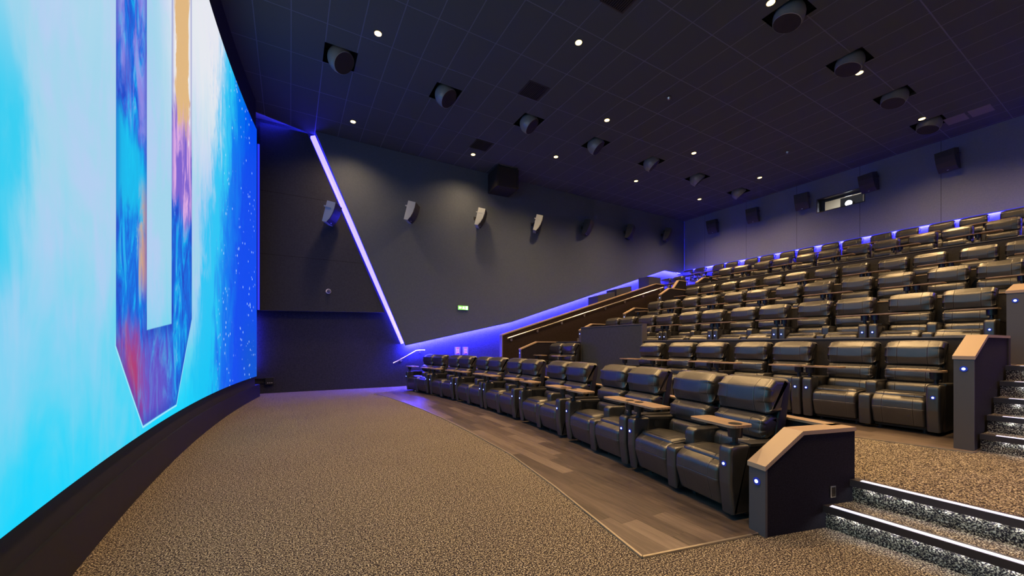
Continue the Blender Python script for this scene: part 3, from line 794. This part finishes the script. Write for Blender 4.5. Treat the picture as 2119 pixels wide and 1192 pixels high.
    bm = bmesh.new(); cyl(bm, (px, py, 0.60), (px, py, 0.665), 0.021, 14); cyl(bm, (px, py, 0.60), (px, py, 0.612), 0.035, 16); link_mesh('tray_post', bm, M_CUP, t)
    bm = bmesh.new(); cyl(bm, (px, py, 0.66), (px, py, 0.745), 0.052, 20, 0.056); link_mesh('cup_holder', bm, M_CUP, t, 40)
    ya, yb = Yr(-0.075, 0.385)
    x0, x1 = 0.005, 0.235
    rp = round_poly([(x0, ya), (x1, ya), (x1, yb), (x0, yb)], [0.055] * 4, 6)
    bm = bmesh.new(); prism(bm, rp, 0.745, 0.765, 'z')
    tray = link_mesh('tray_top', bm, M_TRAY, t)
    bm = bmesh.new(); cyl(bm, (px, py, 0.7655), (px, py, 0.768), 0.050, 24); cup = link_mesh('cup_rim', bm, M_CUP, tray)
    bm = bmesh.new(); cyl(bm, (px, py, 0.768), (px, py, 0.7685), 0.043, 24); link_mesh('cup_well', bm, M_HOLE, cup)
    return t

def children_of(o): return [c for c in bpy.data.objects if c.parent is o]
def copy_tree(o, kids, parent=None):
    c = o.copy(); COL.objects.link(c)
    if parent is not None: c.parent = parent
    for ch in kids.get(o.name, []): copy_tree(ch, kids, c)
    return c
near_proto = build_recliner(-1, True)     # the seat of a pair nearer to the viewer (outer arm at -y)
far_proto = build_recliner(+1, False)
kids = {}
for o in bpy.data.objects:
    if o.parent: kids.setdefault(o.parent.name, []).append(o)
used = {'n': False, 'f': False}
ORD = ['first', 'second', 'third', 'fourth', 'fifth', 'sixth', 'seventh', 'eighth', 'ninth', 'tenth', 'eleventh', 'twelfth', 'thirteenth', 'fourteenth', 'fifteenth', 'sixteenth']
def recliner(kind, x, y, z, rz, label, group):
    proto = near_proto if kind == 'n' else far_proto
    if not used[kind]: used[kind] = True; o = proto
    else: o = copy_tree(proto, kids)
    o.location = (x, y, z); o.rotation_euler = (0, 0, rz)
    tag(o, label, 'seat', group); return o

# front row: seven pairs on a curve
lens = [1.362, 1.415, 1.59, 1.475, 1.362, 1.59, 1.38]
pts = [(rowA(1.79 + 0.001 * k), 1.79 + 0.001 * k) for k in range(10800)]
J = [pts[0]]; acc = 0; tgt = lens[0]; li = 0
for p, q in zip(pts, pts[1:]):
    acc += math.dist(p, q)
    if acc >= tgt:
        J.append(q); li += 1
        if li >= len(lens): break
        tgt += lens[li]
cnt = 0
for k in range(len(J) - 1):
    A_, B_ = Vector(J[k]), Vector(J[k + 1]); d = (B_ - A_).normalized(); m_ = (A_ + B_) / 2
    rz = math.atan2(d.y, d.x) - PI / 2
    for kind, off_ in (('n', -0.308), ('f', 0.308)):
        p = m_ + d * off_
        where = 'front row, at its near end against the angled end wall' if cnt == 0 else ('front row, at its far end by the blue lit wall' if cnt == 13 else 'front row, %s seat from the lowest steps' % ORD[cnt])
        recliner(kind, p.x, p.y, 0.0, rz, 'black leather recliner in the ' + where, 'recliners in the front row')
        cnt += 1

def row(x_front, z, centres, word, group):
    c = 0
    for yc in centres:
        for kind, off_ in (('n', -0.32), ('f', 0.32)):
            recliner(kind, x_front, yc + off_, z, 0.0, 'black leather recliner in the %s row from the screen, %s seat from the near stairs' % (word, ORD[c]), group)
            c += 1
lat = [2.03 + 1.395 * k for k in range(6)]
XF = 0.60        # arm front to headrest face
# second row
c = 0
for yc in (2.10, 3.50, 4.90):
    for kind, off_ in (('n', -0.32), ('f', 0.32)):
        recliner(kind, 7.0 - XF, yc + off_, Z_B, 0, 'black leather recliner in the second row from the screen, %s seat from the near stairs' % ORD[c], 'recliners in the second row'); c += 1
recliner('f', 7.0 - XF, 5.99, Z_B, 0, 'single black leather recliner in the second row beside the tall grey block', 'recliners in the second row')
recliner('n', 6.95 - XF, 8.86, Z_B, 0, 'near recliner of the pair between the tall grey block and the balustrade', 'recliners in the second row')
recliner('f', 6.95 - XF, 9.47, Z_B, 0, 'far recliner of the pair between the tall grey block and the balustrade', 'recliners in the second row')
row(9.10 - XF, Z_C, lat, 'third', 'recliners in the third row')
row(11.10 - XF, Z_D, lat, 'fourth', 'recliners in the fourth row')
row(13.13 - XF, Z_E, [y - 0.03 for y in lat], 'fifth', 'recliners in the fifth row')
row(15.15 - XF, Z_F, [y - 0.06 for y in lat], 'sixth', 'recliners in the sixth row')
recliner('n', 15.15 - XF, 11.48, Z_F, 0, 'near recliner of the pair beyond the top of the sloping balustrade', 'recliners in the sixth row')
recliner('f', 15.15 - XF, 12.12, Z_F, 0, 'far recliner of the pair beyond the top of the sloping balustrade', 'recliners in the sixth row')
row(17.20 - XF, Z_G, [2.05, 3.45, 4.84, 6.25, 7.66, 9.06, 10.53, 12.12], 'last', 'recliners in the last row')

# ------------------------------------------------------------------ ceiling downlights
lamps = [(1.57, 8.29), (5.30, 6.43), (1.57, 11.92), (5.34, 11.97), (7.85, 10.72), (7.83, 8.25), (11.69, 8.23), (11.72, 10.75), (15.6, 10.71), (15.59, 8.19),
         (7.80, 3.90), (11.62, 3.87), (15.52, 3.78),
         (1.57, 4.3), (5.3, 2.6), (1.57, 0.6), (4.9, -0.9), (8.4, 0.3), (12.4, 0.0), (16.0, 0.3)]  # this line: unseen lamps added outside the picture to light the room
DL = ['nearest to the screen, over the middle of the carpet', 'over the front row towards the near side', 'in the front corner by the slanted blue strip',
      'beside a dark vent along the far side wall', 'over the tall grey block', 'just in front of the fourth far loudspeaker pod', 'over the fifth row middle',
      'over the fifth row near the far side wall', 'over the last row near the far side wall', 'over the last row, near the projection window',
      'at the top edge beside the largest loudspeaker pod', 'touching the second of the near loudspeaker pods', 'just beside the loudspeaker pod by the rear wall']
def downlight(i, x, y):
    t = empty('downlight', (x, y, ZC))
    bm = bmesh.new(); cyl(bm, (0, 0, -0.012), (0, 0, 0.0), 0.085, 24); link_mesh('trim_ring', bm, M_LAMPRING, t)
    bm = bmesh.new(); cyl(bm, (0, 0, -0.020), (0, 0, -0.012), 0.070, 20); link_mesh('lens', bm, M_LAMP, t)
    l = bpy.data.lights.new('spot', 'SPOT'); l.energy = SPOT_W * (0.55 if y > 11.5 else 1.0); l.color = (1.0, 0.62, 0.27); l.spot_size = math.radians(140); l.spot_blend = 1.0; l.shadow_soft_size = 0.16
    o = bpy.data.objects.new('lamp_light', l); COL.objects.link(o); o.parent = t; o.location = (0, 0, -0.06)
    if i < 13: tag(t, 'small warm ceiling downlight ' + DL[i], 'light', 'warm downlights in the ceiling')
    else: tag(t, 'unseen warm ceiling downlight added outside the picture for its light', 'light', 'added downlights outside the picture')
for i, (x, y) in enumerate(lamps): downlight(i, x, y)

# ------------------------------------------------------------------ ceiling loudspeaker pods
POSW = ['first', 'second', 'third', 'fourth', 'fifth', 'sixth', 'seventh']
def pod(x, y, s, label, group):
    t = empty('ceiling_loudspeaker', (x, y, ZC))
    bm = bmesh.new()
    for (x0, x1, y0, y1) in ((-HR + 0.01, -HR + 0.02, -HR, HR), (HR + 0.02, HR + 0.03, -HR, HR), (-HR + 0.01, HR + 0.03, -HR - 0.01, -HR), (-HR + 0.01, HR + 0.03, HR, HR + 0.01)):
        box(bm, x0, x1, y0, y1, 0.003, 0.34)
    box(bm, -HR + 0.01, HR + 0.03, -HR, HR, 0.34, 0.35); link_mesh('ceiling_box', bm, M_HOLE, t)
    R = 0.27
    nrm = (Vector((0.5, -0.45, -0.74)) if s > 0 else Vector((-0.22, 0.18, -0.95))).normalized()
    q = Vector((0, 0, 1)).rotation_difference(nrm).to_matrix().to_4x4(); q.translation = Vector((0.03, 0, -0.04))
    bm = bmesh.new()
    # dome: lathe of a sphere cut at 0.45R plus a short collar
    prof = []
    for k in range(15):
        a_ = -PI / 2 + (math.asin(0.42) + PI / 2) * k / 14
        prof.append((R * math.cos(a_), R * math.sin(a_)))
    prof += [(R * 0.905, R * 0.50), (R * 0.87, R * 0.52)]
    rings = []
    for (r, z) in prof:
        if r < 1e-4: r = 1e-4
        rings.append([bm.verts.new(q @ Vector((r * math.cos(b_ * PI / 16), r * math.sin(b_ * PI / 16), z))) for b_ in range(32)])
    for A1, B1 in zip(rings, rings[1:]):
        for i in range(32): bm.faces.new((A1[i], A1[(i + 1) % 32], B1[(i + 1) % 32], B1[i]))
    link_mesh('dome_shell', bm, M_POD, t, 50)
    bm = bmesh.new(); c0 = q @ Vector((0, 0, R * 0.44)); c1 = q @ Vector((0, 0, R * 0.515)); cyl(bm, c0, c1, R * 0.865, 32); link_mesh('grille', bm, M_GRILLE, t)
    bm = bmesh.new(); c2 = q @ Vector((0, R * 1.06, -0.02)); c3 = q @ Vector((0, R * 0.9, -0.02)); cyl(bm, c2, c3, 0.03, 12); tube(bm, [c2, c2 + Vector((0, 0, 0.22))], 0.012, 8); link_mesh('bracket', bm, M_SPEAKER, t)
    tag(t, label, 'loudspeaker', group)
for i, (x, y, s) in enumerate(POD):
    if s > 0: pod(x, y, s, 'round ceiling loudspeaker pod, %s from the screen in the far line' % POSW[i], 'ceiling loudspeakers in the far line')
    else: pod(x, y, s, 'round ceiling loudspeaker pod, %s from the screen in the near line' % POSW[i - 7], 'ceiling loudspeakers in the near line')

# ------------------------------------------------------------------ ceiling vents and detectors
def vent(x, y, sx, sy, label):
    t = empty('ceiling_vent', (x, y, ZC))
    bm = bmesh.new(); box(bm, -sx / 2, sx / 2, -sy / 2, sy / 2, -0.004, -0.001); link_mesh('backing', bm, M_HOLE, t)
    bm = bmesh.new()
    for k in range(12):
        xx = -sx / 2 + sx * (k + 0.5) / 12
        box(bm, xx - 0.008, xx + 0.008, -sy / 2, sy / 2, -0.012, -0.004)
    for v in (-sy / 2, sy / 2): box(bm, -sx / 2 - 0.01, sx / 2 + 0.01, v - 0.012, v + 0.012, -0.013, 0)
    for v in (-sx / 2, sx / 2): box(bm, v - 0.012, v + 0.012, -sy / 2, sy / 2, -0.013, 0)
    link_mesh('slats', bm, mat('vent_slat', (0.02, 0.018, 0.022), 0.5) if 'vent_slat' not in bpy.data.materials else bpy.data.materials['vent_slat'], t)
    tag(t, label, 'vent', 'square ceiling vents')
vent(5.33, 8.23, 0.56, 0.56, 'square dark ceiling vent between the second and third far loudspeaker pods')
vent(5.33, 11.30, 0.56, 0.56, 'square dark ceiling vent close to the far side wall')
vent(5.29, 5.17, 0.56, 0.56, 'square dark ceiling vent at the top edge of the picture')
t = empty('access_panel', (16.4, 3.08, ZC))
for yy in (-0.23, 0.23):
    bm = bmesh.new(); box(bm, -0.27, 0.27, yy - 0.20, yy + 0.20, -0.010, 0.0, 0.002); link_mesh('panel', bm, M_ACCESS, t)
tag(t, 'pair of slightly paler ceiling panels beside the rear wall', 'ceiling panel')
def detector(x, y, label):
    t = empty('smoke_detector', (x, y, ZC))
    bm = bmesh.new(); cyl(bm, (0, 0, -0.02), (0, 0, 0), 0.06, 20); link_mesh('base_plate', bm, M_SPKDARK, t)
    bm = bmesh.new(); cyl(bm, (0, 0, -0.065), (0, 0, -0.02), 0.028, 16, 0.045); link_mesh('sensor', bm, M_CHROME, t)
    tag(t, label, 'detector', 'small ceiling detectors')
detector(8.5, 6.7, 'small ceiling detector in the middle of the ceiling')
detector(14.28, 6.63, 'small ceiling detector towards the rear wall')

# ------------------------------------------------------------------ wall loudspeakers
def wall_speaker(loc, wall_dir, yaw, tilt, label, group, grey=False):
    """loc: centre of cabinet, yaw: facing direction angle in plan, tilt: downward"""
    t = empty('wall_loudspeaker', loc)
    q = Matrix.Rotation(yaw, 4, 'Z') @ Matrix.Rotation(tilt, 4, 'Y')      # local +x faces out, tilts down
    H2 = 0.31; W2 = 0.22
    side = [(-0.15, H2), (0.10, H2), (0.105, H2 * 0.45), (0.085, -H2 * 0.1), (0.04, -H2 * 0.6), (-0.03, -H2), (-0.15, -H2)]
    bm = bmesh.new()
    prism(bm, side, -W2, W2, 'y')
    for v in bm.verts: v.co = q @ v.co
    link_mesh('cabinet', bm, M_SPKLIT if grey else M_SPKDARK, t)  # grey picks the copy with screen light in its colour
    fr = [(0.10, H2 - 0.005), (0.105, H2 * 0.45), (0.085, -H2 * 0.1), (0.04, -H2 * 0.6), (-0.025, -H2 + 0.01)]
    fr2 = [(a_ + 0.018, b_) for a_, b_ in fr]
    bm = bmesh.new(); prism(bm, fr + fr2[::-1], -W2 + 0.004, W2 - 0.004, 'y')
    for v in bm.verts: v.co = q @ v.co
    link_mesh('front_grille', bm, M_SPEAKER, t)
    bm = bmesh.new(); box(bm, 0.0, 0.022, -0.02, 0.02, -H2 + 0.03, -H2 + 0.045)
    for v in bm.verts: v.co = q @ v.co + Vector((0, 0, 0))
    link_mesh('badge', bm, M_CHROME, t)
    wd = Vector(wall_dir)
    bk = q @ Vector((-0.15, 0, 0.03))
    bm = bmesh.new(); end = Vector((bk.x, bk.y, bk.z)) * 1.0
    dist = wd.length
    u = wd.normalized()
    e = Vector((bk.x if abs(u.y) > 0.5 else u.x * dist, bk.y if abs(u.x) > 0.5 else u.y * dist, bk.z))
    tube(bm, [bk, (bk + e) / 2 + Vector((0, 0, 0.02)), e], 0.016, 8)
    pl = e - u * 0.01
    if abs(u.y) > 0.5: box(bm, e.x - 0.05, e.x + 0.05, e.y - 0.02, e.y, e.z - 0.06, e.z + 0.06)
    else: box(bm, e.x - 0.02, e.x, e.y - 0.05, e.y + 0.05, e.z - 0.06, e.z + 0.06)
    link_mesh('bracket', bm, M_SPEAKER, t)
    # strap on the cabinet side
    bm = bmesh.new()
    for sgn in (-1, 1): box(bm, -0.20, 0.02, sgn * W2 - 0.008, sgn * W2 + 0.008, 0.12, 0.155)
    box(bm, -0.205, -0.19, -W2, W2, 0.12, 0.155)
    for v in bm.verts: v.co = q @ v.co
    link_mesh('yoke', bm, M_SPKLIT if grey else M_SPEAKER, t)
    tag(t, label, 'loudspeaker', group)
side_sp = [(1.11, 5.30), (3.50, 5.74), (6.0, 5.96), (8.47, 6.13), (10.99, 6.37), (13.51, 6.55), (16.05, 6.78)]
WS = ['beside the slanted blue strip on the dark panel', 'first on the grey panel', 'second on the grey panel', 'third on the grey panel', 'fourth on the grey panel, darker', 'fifth on the grey panel, darker', 'last on the grey panel, in the rear corner']
for i, (x, z) in enumerate(side_sp):
    yaw = math.radians(-28 if i == 0 else (-33 if i < 4 else -58))
    y = 12.72
    # heights follow the line of sight of the row of cabinets
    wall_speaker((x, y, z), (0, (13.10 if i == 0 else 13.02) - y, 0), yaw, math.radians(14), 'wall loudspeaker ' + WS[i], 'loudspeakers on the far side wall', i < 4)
for i, y in enumerate((11.30, 9.45, 7.58, 5.57, 3.70)):
    lab = ['in the far corner of the rear wall', 'second from the far corner of the rear wall', 'just beyond the projection window', 'over the edge of the projection window', 'closest to the viewer on the rear wall'][i]
    wall_speaker((17.42, y, 7.02), (XP - 17.42, 0, 0), math.radians(180 + (8 if i < 3 else -10)), math.radians(12), 'black wall loudspeaker ' + lab, 'loudspeakers on the rear wall')

# subwoofer under the ceiling on the side wall
t = empty('subwoofer', (6.81, 12.58, 7.05), math.radians(-4))
bm = bmesh.new(); box(bm, -0.43, 0.43, -0.43, 0.43, 0, 0.70, 0.01); link_mesh('cabinet', bm, mat('subwoofer_paint', (0.022, 0.019, 0.022), 0.5), t)
bm = bmesh.new()
for k in range(14): box(bm, 0.431, 0.437, -0.38, 0.38, 0.05 + 0.045 * k, 0.065 + 0.045 * k)
link_mesh('grille', bm, M_GRILLE, t)
for x in (-0.36, 0.36):
    bm = bmesh.new(); box(bm, x - 0.02, x + 0.02, -0.445, -0.43, 0.02, 0.76); link_mesh('hanging_bracket', bm, M_SPEAKER, t)
tag(t, 'large black box loudspeaker hung high on the far side wall under the ceiling', 'loudspeaker')

# ------------------------------------------------------------------ projection window and projector
t = empty('projection_window', (XP, (PY0 + PY1) / 2, PZ0))
hw = (PY1 - PY0) / 2; hh = PZ1 - PZ0
bm = bmesh.new()
box(bm, -0.01, 0.5, -hw, -hw + 0.03, 0, hh); box(bm, -0.01, 0.5, hw - 0.03, hw, 0, hh); box(bm, -0.01, 0.5, -hw + 0.03, hw - 0.03, 0, 0.03); box(bm, -0.01, 0.5, -hw + 0.03, hw - 0.03, hh - 0.03, hh)
box(bm, 0.28, 0.32, hw - 0.16, hw - 0.03, 0.03, hh - 0.03); box(bm, 0.28, 0.32, -hw + 0.03, hw - 0.16, hh - 0.10, hh - 0.03)
link_mesh('frame', bm, mat('window_frame', (0.06, 0.06, 0.075), 0.4), t)
gm, gnt, gb = new_mat('port_glass'); gb.inputs['Transmission Weight'].default_value = 1.0; gb.inputs['Roughness'].default_value = 0.0; gb.inputs['IOR'].default_value = 1.05
bm = bmesh.new(); box(bm, 0.40, 0.41, -hw + 0.03, hw - 0.03, 0.03, hh - 0.03); link_mesh('glass_pane', bm, gm, t)
tag(t, 'lit projection window in the rear wall', 'window')
bm = bmesh.new()
box(bm, 18.25, 20.2, 4.6, 8.4, 5.9, 5.95); box(bm, 18.25, 20.2, 4.6, 8.4, 7.75, 7.8); box(bm, 20.2, 20.25, 4.6, 8.4, 5.9, 7.8); box(bm, 18.25, 20.2, 4.55, 4.6, 5.9, 7.8); box(bm, 18.25, 20.2, 8.4, 8.45, 5.9, 7.8)
S('wall_booth', bm, mat('booth_paint', (0.75, 0.72, 0.66), 0.8))
l = bpy.data.lights.new('booth', 'AREA'); l.energy = 35; l.color = (1, 0.93, 0.8); l.size = 1.0
o = bpy.data.objects.new('booth_light', l); COL.objects.link(o); o.location = (19.3, 6.6, 7.7)
t = empty('projector', (18.7, 6.52, 6.22))
bm = bmesh.new(); box(bm, 0.12, 1.2, -0.35, 0.35, 0.35, 0.95, 0.03); link_mesh('body', bm, mat('projector_body', (0.25, 0.25, 0.26), 0.4), t)
bm = bmesh.new(); cyl(bm, (-0.10, 0, 0.62), (0.13, 0, 0.62), 0.12, 24); barrel = link_mesh('lens_barrel', bm, M_PLASTIC, t, 40)
bm = bmesh.new(); cyl(bm, (-0.115, 0, 0.62), (-0.10, 0, 0.62), 0.105, 24); link_mesh('lens_glass', bm, mat('projector_beam', (1, 1, 1), 0.3, emit=(0.85, 0.9, 1.0), es=60), barrel)
bm = bmesh.new(); cyl(bm, (0.7, 0, -0.05), (0.7, 0, 0.36), 0.08, 12); link_mesh('stand', bm, M_PLASTIC, t)
tag(t, 'bright projector shining through the projection window', 'projector')

# ------------------------------------------------------------------ small things on the far side wall
M_GREEN = mat('exit_sign_green', (0.1, 0.7, 0.15), 0.4, emit=(0.22, 0.95, 0.10), es=1.9)
M_EXW = mat('exit_sign_white', (0.9, 1, 0.9), 0.4, emit=(0.85, 1.0, 0.78), es=3.2)
t = empty('exit_sign', (5.40, 13.02, 2.66))
bm = bmesh.new(); box(bm, -0.20, 0.20, -0.045, 0.0, 0.0, 0.15, 0.006); link_mesh('housing', bm, mat('exit_housing', (0.35, 0.4, 0.35), 0.5), t)
bm = bmesh.new(); box(bm, -0.19, 0.19, -0.052, -0.045, 0.008, 0.142); face = link_mesh('sign_face', bm, M_GREEN, t)
bm = bmesh.new()
# arrow, running figure and door as simple pictograms
prism(bm, [(-0.17, 0.075), (-0.125, 0.115), (-0.125, 0.088), (-0.07, 0.088), (-0.07, 0.062), (-0.125, 0.062), (-0.125, 0.035)], -0.056, -0.052, 'y')
bmesh.ops.create_uvsphere(bm, u_segments=10, v_segments=6, radius=0.011, matrix=Matrix.Translation((0.022, -0.054, 0.118)))
prism(bm, [(0.0, 0.10), (0.03, 0.105), (0.045, 0.08), (0.035, 0.06), (0.05, 0.03), (0.035, 0.025), (0.018, 0.055), (-0.02, 0.03), (-0.03, 0.038), (0.005, 0.07), (0.005, 0.088), (-0.02, 0.075), (-0.03, 0.083)], -0.056, -0.052, 'y')
prism(bm, [(0.09, 0.02), (0.16, 0.02), (0.16, 0.13), (0.09, 0.13)], -0.056, -0.052, 'y')
link_mesh('pictogram', bm, M_EXW, face)
tag(t, 'small glowing green exit sign on the grey side wall panel', 'sign')
t = empty('wall_camera', (1.02, 13.10, 3.04))
bm = bmesh.new(); cyl(bm, (0, 0, 0), (0, -0.03, 0), 0.075, 24); link_mesh('base_ring', bm, mat('camera_white', (0.75, 0.75, 0.8), 0.35), t, 40)
bm = bmesh.new(); bmesh.ops.create_uvsphere(bm, u_segments=20, v_segments=12, radius=0.055, matrix=Matrix.Translation((0.01, -0.045, 0))); link_mesh('dome', bm, mat('camera_dome', (0.12, 0.12, 0.16), 0.1), t, True)
tag(t, 'small round white camera on the dark side wall panel', 'camera')
t = empty('wall_box', (-0.52, YW, 0.36))
bm = bmesh.new(); box(bm, -0.10, 0.12, -0.09, 0, -0.10, 0.10, 0.006); link_mesh('box_body', bm, M_PLASTIC, t)
for z in (-0.05, 0.07):
    bm = bmesh.new(); box(bm, -0.42, -0.10, -0.04, 0, z - 0.012, z + 0.012); link_mesh('conduit', bm, M_PLASTIC, t)
bm = bmesh.new()
for k in range(3): box(bm, -0.05 + 0.05 * k, -0.02 + 0.05 * k, -0.095, -0.09, -0.06, -0.045)
link_mesh('white_marks', bm, mat('mark_white', (0.6, 0.6, 0.6), 0.5), t)
tag(t, 'black electrical box low on the side wall next to the screen', 'box')
for i, x in enumerate((5.31, 5.62)):
    t = empty('leaflet_holder', (x, YW, 1.03))
    bm = bmesh.new(); box(bm, -0.11, 0.11, -0.012, 0, 0.0, 0.30, 0.003); link_mesh('back_plate', bm, mat('acrylic_plate', (0.28, 0.26, 0.5), 0.15) if 'acrylic_plate' not in bpy.data.materials else bpy.data.materials['acrylic_plate'], t)
    bm = bmesh.new(); box(bm, -0.055, 0.055, -0.020, -0.012, 0.09, 0.29); p_ = link_mesh('leaflet', bm, mat('leaflet_paper', (0.8, 0.72, 0.75), 0.7) if 'leaflet_paper' not in bpy.data.materials else bpy.data.materials['leaflet_paper'], t)
    bm = bmesh.new(); box(bm, -0.05, 0.05, -0.022, -0.020, 0.235, 0.28)
    for k in range(5): box(bm, -0.045, 0.045 - 0.012 * (k % 2), -0.022, -0.020, 0.115 + 0.022 * k, 0.123 + 0.022 * k)
    link_mesh('print', bm, mat('leaflet_red', (0.55, 0.08, 0.12), 0.7) if 'leaflet_red' not in bpy.data.materials else bpy.data.materials['leaflet_red'], p_)
    bm = bmesh.new(); tube(bm, [(-0.06, -0.03, 0.05), (0.0, -0.045, 0.085), (0.07, -0.03, 0.06)], 0.018, 8); link_mesh('pink_tag', bm, mat('pink_plastic', (0.6, 0.15, 0.5), 0.4) if 'pink_plastic' not in bpy.data.materials else bpy.data.materials['pink_plastic'], t)
    tag(t, ['clear leaflet holder on the blue lit wall, closer to the screen', 'clear leaflet holder on the blue lit wall, closer to the balustrade'][i], 'leaflet holder', 'leaflet holders on the blue lit wall')
